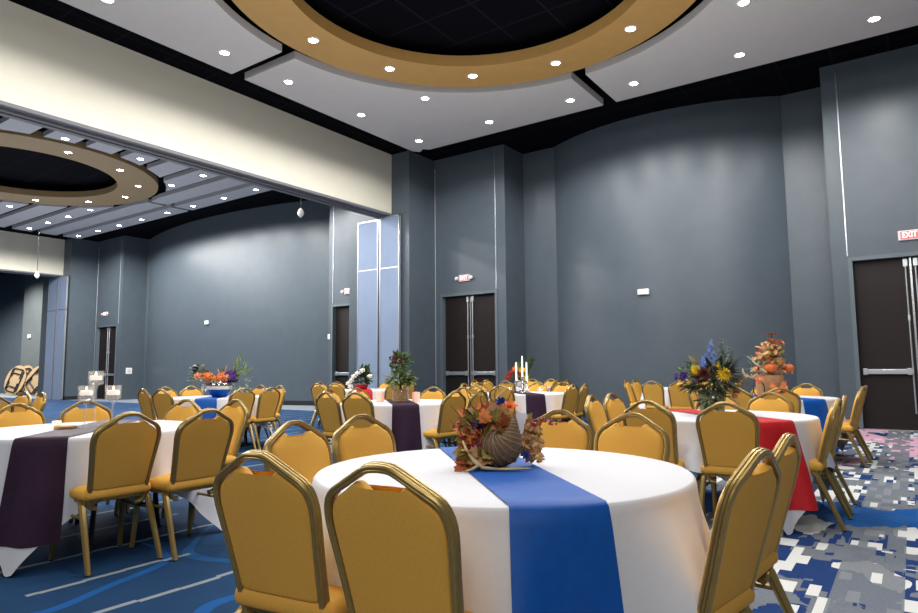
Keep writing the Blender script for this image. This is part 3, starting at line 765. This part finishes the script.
# ---- cornucopia on the nearest table
def cornucopia():
    # local frame: +x to the right of the view, +y away from the camera
    o = thing('cornucopia', 'brown wicker cornucopia spilling autumn leaves, on the blue runner', 'centrepiece', (-1.37, 2.26, ZR), radians(35))
    r = random.Random(3)
    # horn: wide mouth to the back left, tail curling up at the right
    ctrl = [(-.075, .055, .080, .080), (-.05, .035, .079, .083), (-.02, .012, .080, .082), (.0, .0, .086, .078), (.016, -.01, .098, .070), (.028, -.014, .114, .058), (.036, -.014, .134, .045), (.041, -.01, .156, .033), (.045, -.006, .178, .022), (.048, -.002, .198, .014), (.05, .0, .213, .008), (.051, .002, .222, .003)]
    pts = []; rad = []; KH = (.92, .92, .95)
    for i in range(len(ctrl)-1):
        for q in range(3):
            f = q/3; A, B = ctrl[i], ctrl[i+1]; pts.append(tuple((A[j]+(B[j]-A[j])*f)*KH[j]+(0, 0, -.004)[j] for j in range(3))); rr = A[3]+(B[3]-A[3])*f; rad.append(rr*.88*(1+.035*(1 if q == 1 else 0)))
    pts.append(tuple(ctrl[-1][j]*KH[j] for j in range(3))); rad.append(ctrl[-1][3])
    b = MB(); b.tube(pts, rad, 22); b.build('wicker_horn', M['wicker'], o, smooth=True)
    b = MB()
    for i in range(2, len(pts)-4, 2):
        p = V(pts[i]); t = (V(pts[i+1])-V(pts[i-1])).normalized(); a = t.orthogonal().normalized(); c = t.cross(a)
        b.tube([p+(a*cos(2*pi*j/20)+c*sin(2*pi*j/20))*(rad[i]*1.02+.001) for j in range(21)], .0016, 5, False)
    b.build('twine_bands', M['twine'], o, smooth=True)
    groups = [('olive_leaves', 'olive', 70), ('rust_leaves', 'rust', 44), ('orange_leaves', 'orange', 20), ('tan_leaves', 'tan', 26)]
    for nm, m, n in groups:
        b = MB()
        for _ in range(n):
            side = r.random()
            if side < .66: p = V((r.uniform(-.145, .01), r.uniform(.015, .12), r.uniform(.10, .205)))
            elif side < .82: p = V((r.uniform(.05, .13), r.uniform(.05, .13), r.uniform(.03, .17)))
            else: p = V((r.uniform(-.16, -.06), r.uniform(-.04, .05), r.uniform(.015, .07)))
            d = (p-V((-.02, .06, .06)))+V((r.uniform(-.05, .05), r.uniform(-.08, .04), r.uniform(-.02, .07)))
            maple(b, p, d, r.uniform(.045, .075), (r.uniform(-.3, .3), r.uniform(-1, -.2), r.uniform(.2, 1)), r)
        b.build(nm, M[m], o)
    b = MB()
    for p, s_ in (((.03, .055, .235), .042),):
        petals(b, p, s_, 6, (r.uniform(-.3, .3), -.5, .8), 2, .6, .7)
    b.build('flame_orange_bloom', M['orange'], o)
    b = MB()
    for p, s_ in (((-.125, .03, .175), .032), ((-.10, .05, .16), .03), ((.0, .09, .25), .036), ((-.145, .02, .03), .028), ((.085, -.02, .05), .026)):
        b = MB(); petals(b, p, s_, 9, (r.uniform(-.4, .2), -.7, .6), 3, .4, .5); b.ball(p, s_*.35, 5)
        b.build('navy_bloom', M['navy'], o)
    b = MB()
    for base, tip in (((-.10, .02, .14), (-.20, -.0, .165)), ((-.09, .03, .1), (-.19, .0, .135)), ((-.08, .0, .11), (-.15, -.03, .08)), ((.09, .06, .17), (.22, .02, .18)), ((.08, .08, .15), (.17, .05, .185))):
        for q in range(22):
            f = q/21; p = V(base).lerp(V(tip), f)+V((r.gauss(0, .009), r.gauss(0, .009), r.gauss(0, .009))); b.ball(p, r.uniform(.004, .007), 4)
    b.build('berry_sprays', M['berry'], o, smooth=True)
    b = MB()
    for q in range(60): 
        p = V((r.uniform(.08, .15), r.uniform(0, .09), r.uniform(.015, .16))); b.leaf(p, (r.uniform(-.4, 1), r.uniform(-.7, .3), r.uniform(-.3, .6)), .032, .014, (0, -1, .3))
    b.build('autumn_sprigs', M['tan'], o)
    b = MB()
    for p0, p1, p2 in (((-.05, .06, .16), (-.09, .05, .27), (-.075, .06, .37)), ((-.07, .06, .16), (-.13, .05, .25), (-.155, .04, .33)), ((-.02, .08, .18), (-.03, .08, .29), (-.005, .08, .35)), ((.0, .08, .2), (.04, .08, .3), (.07, .08, .345)), ((-.06, .08, .16), (-.06, .08, .26), (-.02, .1, .36)), ((-.08, .05, .15), (-.17, .03, .2), (-.215, .03, .25)), ((-.08, .05, .12), (-.19, .02, .16), (-.22, .02, .195))):
        b.tube([p0, p1, p2], [.0022, .0016, .0008], 5)
    b.build('bare_twigs', M['twig'], o)
    return o
cornucopia()
def antler(name, loc, rz, pts, label):
    o = thing(name, label, 'antler', loc, rz)
    for i, (nm, line, rr) in enumerate(pts):
        b = MB(); b.tube(line, rr, 8); b.build(nm, M['antler'], o, smooth=True)
antler('antler', (-1.37, 2.26, ZR), radians(35), (('beam', [(-.165, -.03, .11), (-.15, -.045, .075), (-.12, -.065, .035), (-.085, -.08, .012), (-.03, -.092, .008)], [.004, .006, .008, .008, .005]), ('tine', [(-.105, -.072, .02), (-.13, -.1, .009), (-.155, -.115, .007)], [.006, .005, .002]), ('tine', [(-.03, -.092, .008), (.04, -.095, .009), (.10, -.08, .008)], [.005, .005, .002])), 'pale forked antler lying against the cornucopia, on the left of the blue runner')
antler('antler', (-1.37, 2.26, ZR), radians(35), (('beam', [(-.02, .11, .0075), (-.035, .12, .12), (-.03, .12, .22), (-.012, .115, .28), (.022, .11, .312)], [.007, .007, .007, .0055, .002]), ('tine', [(-.035, .12, .20), (-.07, .1, .225), (-.095, .09, .222)], [.005, .004, .0015])), 'pale curved antler rising out of the top of the cornucopia flowers')
o = MB(); Mx = Matrix.Translation((-1.37, 2.26, ZR)) @ Matrix.Rotation(radians(35), 4, 'Z') @ Matrix.Translation((.068, .028, .172)) @ Matrix.Rotation(radians(14), 4, 'Y')
o.box(-.022, .022, -.001, .001, -.038, .045, Mx); tag(o.build('place_card', M['paper']), 'blank white card standing behind the tip of the cornucopia', 'card')

# ---- glass candle stands on the left table
def candle_stand(x, y, h, label):
    t = thing('candle_stand', label, 'candle holder', (x, y, ZR)); cup = .105
    b = MB(); b.lathe([(.045, 0), (.045, .006), (.012, .016), (.007, .03), (.007, h-cup-.035), (.02, h-cup-.012), (.03, h-cup)], 24); b.build('stem', M['glass'], t, smooth=True)
    b = MB(); b.lathe([(.03, h-cup), (.052, h-cup+.008), (.053, h), (.050, h), (.049, h-cup+.012), (.02, h-cup+.006)], 28, cap0=True, cap1=True); b.build('cup', M['glass'], t, smooth=True, angle=50)
    b = MB(); b.lathe([(.040, h-.068), (.043, h-.05), (.040, h-.036), (.034, h-.034)], 22); cd = b.build('floating_candle', M['candle'], t, smooth=True, angle=50)
    b = MB(); b.lathe([(.002, h-.034), (.007, h-.027), (.005, h-.018), (.001, h-.006)], 10); b.build('flame', M['flame'], cd, smooth=True)
candle_stand(-4.86, 2.27, .30, 'short glass candle stand with floating candle, left of the three')
candle_stand(-4.96, 2.38, .405, 'tallest glass candle stand with floating candle, middle of the three')
candle_stand(-4.74, 2.40, .30, 'short glass candle stand with floating candle, right of the three')
def votive(x, y, label, z=ZR, m='frost', s=.045, h=.07):
    t = thing('votive_candle', label, 'votive', (x, y, z))
    b = MB(); b.lathe([(s*.8, 0), (s, .008), (s, h), (s*.9, h), (s*.85, h*.5)], 20); b.build('glass_cup', M[m], t, smooth=True, angle=50)
    b = MB(); b.lathe([(s*.84, h*.5), (s*.8, h*.62)], 16); b.build('wax', M['candle'], t)
    b = MB(); b.lathe([(.002, h*.62), (.006, h*.75), (.001, h*1.0)], 8); b.build('flame', M['flame'], t, smooth=True)
votive(-5.06, 2.17, 'small cream votive on the purple runner left of the glass candle stands', m='candle', s=.03, h=.05)
o = MB(); o.lathe([(.07, 0), (.073, .004), (.073, .016), (.068, .02)], 24, (-4.97, 2.19, ZR)); tag(o.build('wood_slice', M['wood'], smooth=True, angle=40), 'round wood slice lying at the foot of the glass candle stands', 'wood slice')
votive(-4.50, 2.62, 'second small cream votive half hidden behind the front gold chair', m='candle', s=.03, h=.05, z=ZT+.0005)

# ---- delphinium bouquet
def bouquet():
    t = thing('flower_bouquet', 'tall bouquet with blue delphinium, yellow and maroon blooms in a glass vase', 'flowers', (-1.40, 5.70, ZR)); r = random.Random(11)
    R35 = Matrix.Rotation(radians(35), 3, 'Z')
    q = lambda x, y, z: R35 @ V((x, y, z))
    b = MB(); b.lathe([(.085, 0), (.095, .01), (.105, .10), (.115, .20), (.111, .20), (.1, .1), (.088, .014)], 28); b.build('glass_vase', M['gglass'], t, smooth=True)
    b = MB()
    for i in range(14): b.tube([q(r.uniform(-.05, .05), r.uniform(-.05, .05), .02), q(r.uniform(-.08, .08), r.uniform(-.08, .08), .22), q(r.uniform(-.16, .16), r.uniform(-.1, .1), .34)], .004, 5)
    b.build('stems', M['green'], t)
    b = MB(); spray(b, (0, 0, .26), 190, .19, .11, .03, r); spray(b, q(.09, .0, .34), 70, .12, .12, .022, r); spray(b, q(-.02, -.05, .12), 60, .11, .1, .03, r)
    for i in range(30): b.leaf(q(.08, 0, .3), q(r.uniform(.2, .9), r.uniform(-.4, .4), r.uniform(.5, 1.3)), r.uniform(.12, .2), .022)
    b.build('foliage', M['dgreen'], t)
    b = MB(); spray(b, (0, 0, .25), 70, .2, .1, .03, r)
    for i in range(14): b.leaf(q(r.uniform(.1, .2), -.05, .28), q(.9, r.uniform(-.5, .2), r.uniform(-.3, .5)), r.uniform(.1, .16), .02)
    b.build('olive_foliage', M['olive'], t)
    b = MB()
    for x0, z0, x1, z1 in ((.055, .32, .10, .62), (.10, .32, .155, .57), (.14, .3, .18, .52)):
        for i in range(44):
            f = i/43; p = q(x0+(x1-x0)*f, -.02+r.uniform(-.02, .02), z0+(z1-z0)*f); b.leaf(p, q(r.uniform(-1, 1), r.uniform(-1, .3), r.uniform(0, .8)), .042*(1.1-f*.6), .022)
    b.build('sage_spikes', M['sage'], t)
    for x0, z0, x1, z1 in ((-.05, .34, .0, .62), (-.085, .32, -.045, .5), (.0, .34, .03, .5)):
        b = MB()
        for i in range(46):
            f = i/45; w = .034*(1.15-f*.85); p = q(x0+(x1-x0)*f+r.gauss(0, w*.6), -.03+r.gauss(0, w*.5), z0+(z1-z0)*f); petals(b, p, .021*(1.2-f*.6), 5, q(r.uniform(-.6, .6), -1, r.uniform(-.2, .5)), 1, .75, .3)
        b.build('delphinium', M['bpetal'], t)
    for p, s in (((.055, -.13, .33), .075), ((-.155, -.08, .37), .052), ((.02, -.08, .41), .032)):
        b = MB(); petals(b, q(*p), s, 16, q(.1, -1, .35), 3, .26, .25); b.ball(q(*p), s*.2, 6); b.build('yellow_bloom', M['yellow'], t)
    for p, s in (((-.10, -.12, .335), .06), ((-.135, -.1, .30), .045)):
        b = MB(); petals(b, q(*p), s, 10, q(-.1, -1, .3), 3, .5, .35); b.build('maroon_bloom', M['maroon'], t)
    b = MB()
    for i in range(9): petals(b, q(r.uniform(-.30, -.2), r.uniform(-.08, .02), r.uniform(.29, .34)), .026, 6, q(r.uniform(-.8, .2), -.8, .5), 2, .7, .4)
    b.build('violet_blooms', M['violet'], t)
    b = MB(); spray(b, q(-.2, -.02, .32), 40, .09, .055, .02, r); b.build('light_foliage', M['green'], t)
    b = MB()
    for i in range(10): b.leaf(q(.13, -.13, .18), q(r.uniform(-.5, .7), -.6, r.uniform(-.6, .6)), .08, .035)
    b.build('rust_leaves', M['tan'], t)
bouquet()

# ---- pumpkin arrangement
def autumn_box():
    t = thing('autumn_arrangement', 'tall autumn flower arrangement with small pumpkins in a burlap box', 'flowers', (-1.54, 9.24, ZR)); r = random.Random(13)
    R35 = Matrix.Rotation(radians(35), 3, 'Z'); q = lambda x, y, z: R35 @ V((x, y, z))
    b = MB(); b.lathe([(.15, 0), (.16, .01), (.17, .27), (.16, .28), (.155, .25)], 28); b.build('burlap_pot', M['burlap'], t, smooth=True, angle=50)
    for p, s in (((-.02, -.1, .375), .08), ((.24, -.05, .37), .065), ((-.05, -.02, .53), .05)):
        b = MB(); n = 40; k = 10; vs = []
        for i in range(k+1):
            a = pi*i/k
            for j in range(n):
                th = 2*pi*j/n; rr = s*(sin(a)*.98+.02)*(1-.09*abs(cos(4*th))); vs.append(q(*p)+V((rr*cos(th), rr*sin(th), -s*.82*cos(a))))
        b.add(vs, [(i*n+j, i*n+(j+1) % n, (i+1)*n+(j+1) % n, (i+1)*n+j) for i in range(k) for j in range(n)])
        pk = b.build('pumpkin', M['pumpkin'], t, smooth=True)
        b = MB(); b.tube([q(*p)+V((0, 0, s*.75)), q(*p)+V((.01, 0, s*1.15))], [s*.14, s*.08], 6); b.build('pumpkin_stalk', M['olive'], pk)
    for nm, m, n in (('rust_leaves', 'rust', 60), ('orange_leaves', 'orange', 14), ('tan_leaves', 'tan', 110), ('olive_leaves', 'olive', 34)):
        b = MB()
        for _ in range(n):
            h = r.random(); wd = .30*(1-h*.85); p = q(r.gauss(.02, wd*.5), r.uniform(-.12, .1), .26+h*.42); maple(b, p, V((r.uniform(-1, 1), r.uniform(-1, 1), r.uniform(-.2, 1))), r.uniform(.045, .085), (r.uniform(-1, 1), -1, .4), r)
        b.build(nm, M[m], t)
    b = MB()
    for _ in range(9): petals(b, q(r.uniform(-.03, .14), r.uniform(-.08, .05), r.uniform(.5, .72)), .07, 7, q(r.uniform(-.6, .6), -.6, .6), 2, .5, .5)
    petals(b, q(.06, 0, .80), .10, 10, (0, 0, 1), 2, .4, .15)
    b.build('orange_bloom', M['rust2'], t)
    b = MB(); b.tube([q(.02, 0, .28), q(.04, 0, .6), q(.06, 0, .80)], .006, 5)
    for s in (1, -1): b.tube([q(.0, 0, .3), q(s*.18+.03, 0, .45), q(s*.3+.03, 0, .4)], .004, 5)
    b.build('twigs', M['twig'], t)
    for line in (((-.05, -.05, .56), (-.10, -.06, .63), (-.19, -.06, .655)), ((-.02, -.05, .46), (-.06, -.06, .53), (-.15, -.06, .57)), ((.03, -.05, .45), (.09, -.07, .50), (.17, -.07, .49)), ((-.2, -.1, .3), (-.27, -.1, .25), (-.36, -.1, .29)), ((-.36, -.1, .29), (-.385, -.1, .33), (-.385, -.1, .37)), ((-.12, -.1, .36), (-.2, -.1, .42), (-.25, -.1, .46))):
        b = MB(); b.tube([q(*p) for p in line], [.014, .013, .006], 7); b.build('antler_tine', M['antler'], t, smooth=True)
    b = MB(); spray(b, q(-.2, -.08, .38), 14, .1, .12, .05, r); b.build('sage_leaves', M['sage'], t)
    b = MB()
    for _ in range(8): maple(b, q(r.uniform(-.02, .15), -.19, r.uniform(.06, .22)), q(r.uniform(-1, 1), -.3, r.uniform(-1, .3)), .09, q(0, -1, .2), r)
    b.build('pot_leaves', M['orange'], t)
    b = MB()
    for a in range(12):
        b.tube([q(-.22+.07*cos(2*pi*(a+f)/12), -.16+.01*sin(a), .12+.11*sin(2*pi*(a+f)/12)) for f in (0, .5, 1)], .008, 5)
    b.build('vine_wreath', M['twig'], t)
    b = MB(); rosette(b, q(-.22, -.18, .22), .07, q(0, -1, .3)); b.build('pale_bloom', M['peach'], t)
autumn_box()

# ---- topiary
def topiary():
    t = thing('topiary_arrangement', 'double ball topiary with red roses in a glass vase on the purple runner', 'flowers', (-5.25, 6.2, ZR)); r = random.Random(17)
    b = MB(); b.lathe([(.10, 0), (.105, .008), (.115, .19), (.11, .19), (.1, .02)], 26); b.build('glass_vase', M['vglass'], t, smooth=True)
    b = MB(); b.lathe([(.095, .005), (.105, .15)], 20); b.build('moss_filling', M['wood'], t, smooth=True, angle=50)
    b = MB(); b.tube([(0, 0, .1), (0, 0, .5)], .015, 7); b.build('trunk', M['twig'], t)
    b = MB(); spray(b, (0, 0, .24), 230, .15, .07, .03, r, .55); b.build('lower_greenery', M['green'], t)
    b = MB(); spray(b, (0, 0, .25), 130, .17, .08, .03, r, .5); b.build('lime_greenery', M['lime2'], t)
    b = MB(); spray(b, (0, 0, .49), 260, .13, .055, .028, r, 1, -1); b.build('upper_ball', M['green'], t)
    b = MB(); spray(b, (0, 0, .49), 90, .135, .05, .02, r, 1, -1); spray(b, (.0, 0, .38), 40, .07, .05, .02, r); b.build('upper_sprigs', M['lime2'], t)
    for i in range(9):
        a = r.uniform(0, 6.28); e = r.uniform(-.5, .9); d = V((cos(a)*cos(e), sin(a)*cos(e), sin(e)))
        if d.y > .5: d.y = -d.y
        b = MB(); rosette(b, V((0, 0, .49))+d*.132, .034, d); b.build('red_rose', M['maroon'], t)
topiary()
votive(-5.45, 6.05, 'pink lit votive glass left of the topiary', m='frost', s=.05, h=.12)
votive(-5.08, 6.30, 'pink lit votive glass right of the topiary', m='frost', s=.05, h=.12, z=ZT+.0005)
# ---- candelabra
def candelabra():
    t = thing('candelabra', 'silver three-armed candelabra with white taper candles', 'candelabra', (-5.27, 9.32, ZR), radians(30))
    b = MB(); b.lathe([(.10, 0), (.10, .012), (.06, .03), (.02, .05), (.03, .07), (.015, .09), (.028, .13), (.014, .15), (.016, .22)], 20); b.build('base', M['silver'], t, smooth=True)
    for x, z in ((-.10, .20), (0, .26), (.07, .20)):
        b = MB()
        if x: b.tube([(0, 0, .1), (x*.5, 0, .09), (x*.95, 0, .12), (x, 0, z-.03)], .009, 8)
        else: b.tube([(0, 0, .2), (0, 0, z-.03)], .011, 8)
        b.lathe([(.01, z-.04), (.035, z-.03), (.018, z-.022), (.022, z)], 14, (x, 0, 0)); b.build('arm', M['silver'], t, smooth=True)
        b = MB(); b.tube([(x, 0, z-.01), (x, 0, z+.30)], [.016, .013], 10); c = b.build('taper_candle', M['candle'], t, smooth=True, angle=40)
        b = MB(); b.lathe([(.002, z+.30), (.007, z+.312), (.001, z+.34)], 8); b.build('flame', M['flame'], c, smooth=True)
candelabra()
for i, (x, y, l) in enumerate(((-5.45, 9.2, 'small clear votive at the left foot of the silver candelabra'), (-5.12, 9.2, 'small clear votive in front of the silver candelabra'), (-5.0, 9.42, 'small clear votive at the right foot of the silver candelabra'))):
    votive(x, y, l, m='glass', s=.045, h=.09, z=ZR if i != 2 else ZT+.0005)
# ---- flower bowl
def flower_bowl():
    t = thing('flower_bowl', 'silver bowl with blue and white base holding orange roses and purple blooms', 'flowers', (-8.80, 6.08, ZR)); r = random.Random(19)
    R35 = Matrix.Rotation(radians(35), 3, 'Z'); q = lambda x, y, z: R35 @ V((x, y, z))
    b = MB(); b.lathe([(.07, 0), (.09, .004), (.14, .06), (.17, .13), (.175, .20), (.168, .20), (.16, .13), (.1, .04)], 30); b.build('bowl', M['silver'], t, smooth=True)
    b = MB(); b.lathe([(.075, -.0005), (.095, .004), (.146, .06), (.162, .10)], 30, cap1=False); b.build('blue_bowl_base', M['blue'], t, smooth=True)
    b = MB(); b.lathe([(.16, .095), (.174, .13), (.176, .14)], 30, cap0=False, cap1=False); b.build('white_bowl_band', M['wpetal'], t, smooth=True)
    b = MB()
    for _ in range(12): b.leaf(q(-.16, -.08, .13), q(r.uniform(-.7, .3), -.4, r.uniform(-.9, .4)), .08, .04)
    b.build('ribbon_bow', M['wpetal'], t)
    for i in range(13):
        b = MB(); rosette(b, q(-.27+.036*i*.95, r.uniform(-.12, -.02), .22+r.uniform(0, .07)), .058, q(r.uniform(-.3, .3), -.9, .5)); b.build('orange_rose', M['orange'] if i % 3 else M['peach'], t)
    b = MB()
    for _ in range(16): petals(b, q(r.uniform(.10, .24), r.uniform(-.1, .05), r.uniform(.2, .33)), .055, 7, q(r.uniform(-.3, .6), -.8, .5), 2, .5, .4)
    b.build('purple_blooms', M['violet'], t)
    b = MB()
    for x0, z0, x1, z1 in ((.2, .26, .28, .54), (.2, .24, .46, .36), (.22, .2, .36, .44)):
        for i in range(40):
            f = i/39; p = q(x0+(x1-x0)*f, r.uniform(-.02, .02), z0+(z1-z0)*f); b.leaf(p, q(r.uniform(-1, 1), -.5, r.uniform(0, .9)), .055*(1.1-.5*f), .035)
    b.build('lime_spikes', M['lime'], t)
    b = MB(); spray(b, q(-.3, 0, .26), 50, .12, .1, .04, r); spray(b, q(.3, 0, .16), 45, .12, .1, .025, r, 1, -.6); spray(b, q(0, 0, .2), 60, .18, .09, .03, r, .6); b.build('foliage', M['sage'], t)
    b = MB(); spray(b, q(-.28, 0, .34), 26, .07, .09, .05, r); b.build('dark_foliage', M['dgreen'], t)
    b = MB(); rosette(b, q(-.33, -.06, .39), .05, (0, 0, 1)); b.build('white_bloom', M['wpetal'], t)
    b = MB()
    for x1, z1 in ((.1, .4), (-.02, .36), (.15, .36)): b.tube([q(.05, 0, .2), q(x1, -.03, z1)], [.004, .008], 5)
    b.build('pale_buds', M['peach'], t); t.scale = (1.1, 1.1, 1.18)
flower_bowl()
# ---- white flowers
def white_flowers():
    t = thing('flower_arrangement', 'low leafy arrangement with white blooms above the small red runner', 'flowers', (-9.2, 9.65, ZR)); r = random.Random(23)
    R35 = Matrix.Rotation(radians(40), 3, 'Z'); q = lambda x, y, z: R35 @ V((x, y, z))
    b = MB(); b.lathe([(.10, 0), (.13, .06), (.14, .10), (.13, .10)], 22); b.build('vase', M['red'], t, smooth=True)
    b = MB(); spray(b, q(.02, 0, .18), 150, .17, .1, .045, r); b.build('foliage', M['dgreen'], t)
    b = MB()
    for i in range(60): b.leaf(q(r.uniform(-.02, .16), 0, r.uniform(.2, .45)), q(r.uniform(-.6, .6), -.4, 1), .1, .04)
    spray(b, q(.05, 0, .2), 70, .18, .1, .04, r); b.build('light_foliage', M['green'], t)
    for p in ((-.2, -.05, .12), (-.26, -.05, .06), (-.15, -.1, .2), (-.08, -.1, .26), (.17, -.1, .2), (-.22, -.05, .0), (.02, -.12, .32)):
        b = MB(); rosette(b, q(*p)+V((0, 0, .06)), .065, q(-.1, -.8, .6)); b.build('white_bloom', M['wpetal'], t)
white_flowers()
# ---- plant on the far table
def far_plant():
    t = thing('flower_arrangement', 'leafy arrangement with red and yellow blooms behind the candelabra', 'flowers', (-7.11, 12.45, ZT+.0005)); r = random.Random(29)
    R35 = Matrix.Rotation(radians(35), 3, 'Z'); q = lambda x, y, z: R35 @ V((x, y, z))
    b = MB(); b.lathe([(.09, 0), (.12, .1), (.13, .2), (.12, .2)], 20); b.build('vase', M['silver'], t, smooth=True)
    b = MB(); spray(b, q(0, 0, .25), 90, .2, .14, .04, r)
    for i in range(70): 
        f = r.random(); b.leaf(q(.12+.14*f, 0, .25+.33*f), q(r.uniform(-.5, 1), -.2, r.uniform(.2, 1)), .14, .035)
    b.build('foliage', M['green'], t)
    for p, m, nm in (((-.2, -.1, .3), 'berry', 'red_bloom'), ((-.27, -.1, .2), 'berry', 'red_bloom'), ((.05, -.1, .36), 'yellow', 'yellow_bloom'), ((-.05, -.1, .26), 'berry', 'red_bloom'), ((.12, -.1, .18), 'yellow', 'yellow_bloom'), ((-.1, -.1, .38), 'orange', 'orange_bloom')):
        b = MB(); rosette(b, q(*p), .085, q(0, -1, .4)); b.build(nm, M[m], t)
far_plant()

# ------------------------------------------------------------------ folded tables leaning on the far wall
def leaning(x, y, rz, tilt, roll, label):
    t = thing('folded_table', label, 'folded table', (x, y, 0), rz, group='folded round tables leaning on the far wall')
    Mt = Matrix.Rotation(tilt, 4, 'X')
    Mr = Matrix.Translation((0, 0, .80)) @ Matrix.Rotation(roll, 4, 'Y')
    def fin(b, nm, m, **k):
        b.v = [tuple(Mt @ (Mr @ V(p))) for p in b.v]; return b.build(nm, m, t, **k)
    b = MB(); n = 48
    b.v = [(.79*cos(2*pi*j/n), yy, .79*sin(2*pi*j/n)) for yy in (-.012, .012) for j in range(n)]
    b.f = [(j, (j+1) % n, n+(j+1) % n, n+j) for j in range(n)]+[tuple(range(n)), tuple(range(n, 2*n))]; b.m = [0]*len(b.f)
    fin(b, 'tabletop', M['tabletop'])
    for s in (-1, 1):
        b = MB(); b.box(s*.47-.03, s*.47+.03, -.05, -.012, -.55, .55); fin(b, 'apron_rail', M['darkmetal'])
    for s in (-1, 1):
        b = MB(); b.tube([(-.36, -.05, s*.12), (-.36, -.05, s*.62)], .03, 7); b.tube([(.36, -.05, s*.12), (.36, -.05, s*.62)], .03, 7); b.tube([(-.36, -.05, s*.35), (.36, -.05, s*.35)], .03, 7); b.tube([(-.36, -.05, s*.6), (.36, -.05, s*.6)], .03, 7)
        fin(b, 'folded_leg', M['darkmetal'], smooth=True, angle=40)
leaning(-38.2, 14.1, radians(12), radians(-14), radians(10), 'round folded table with dark legs, front left of those leaning on the far wall')
leaning(-37.8, 14.32, radians(12), radians(-14), radians(-4), 'round folded table behind the leftmost leaning one, only its rim showing')
leaning(-35.75, 14.15, radians(16), radians(-16), radians(38), 'round folded table turned askew, right of those leaning beside the blue panel')

# ------------------------------------------------------------------ world, camera
w = bpy.data.worlds.new('hall_air'); SC.world = w; w.use_nodes = True
w.node_tree.nodes['Background'].inputs['Color'].default_value = (.6, .65, .7, 1); w.node_tree.nodes['Background'].inputs['Strength'].default_value = .2

F, P_, RO, YW = 643.376, 0.096784, -0.00876087, 0.611338
cd = bpy.data.cameras.new('camera'); cam = bpy.data.objects.new('camera', cd); COL.objects.link(cam)
cd.sensor_fit = 'HORIZONTAL'; cd.sensor_width = 36; cd.lens = 36*F/918; cd.clip_start = .05; cd.clip_end = 200
h = V((-sin(YW)*cos(P_), cos(YW)*cos(P_), sin(P_))); r0 = V((cos(YW), sin(YW), 0)); u0 = r0.cross(h)
rr = r0*cos(RO)+u0*sin(RO); uu = -r0*sin(RO)+u0*cos(RO)
mw = Matrix((rr, uu, -h)).transposed().to_4x4(); mw.translation = V((0, 0, 1.16)); cam.matrix_world = mw
SC.camera = cam
SC.view_settings.view_transform = 'Standard'; SC.view_settings.look = 'None'; SC.view_settings.exposure = 0; SC.view_settings.gamma = 1
SC.cycles.use_denoising = True
SC.cycles.max_bounces = 8; SC.cycles.diffuse_bounces = 4; SC.cycles.sample_clamp_indirect = 6
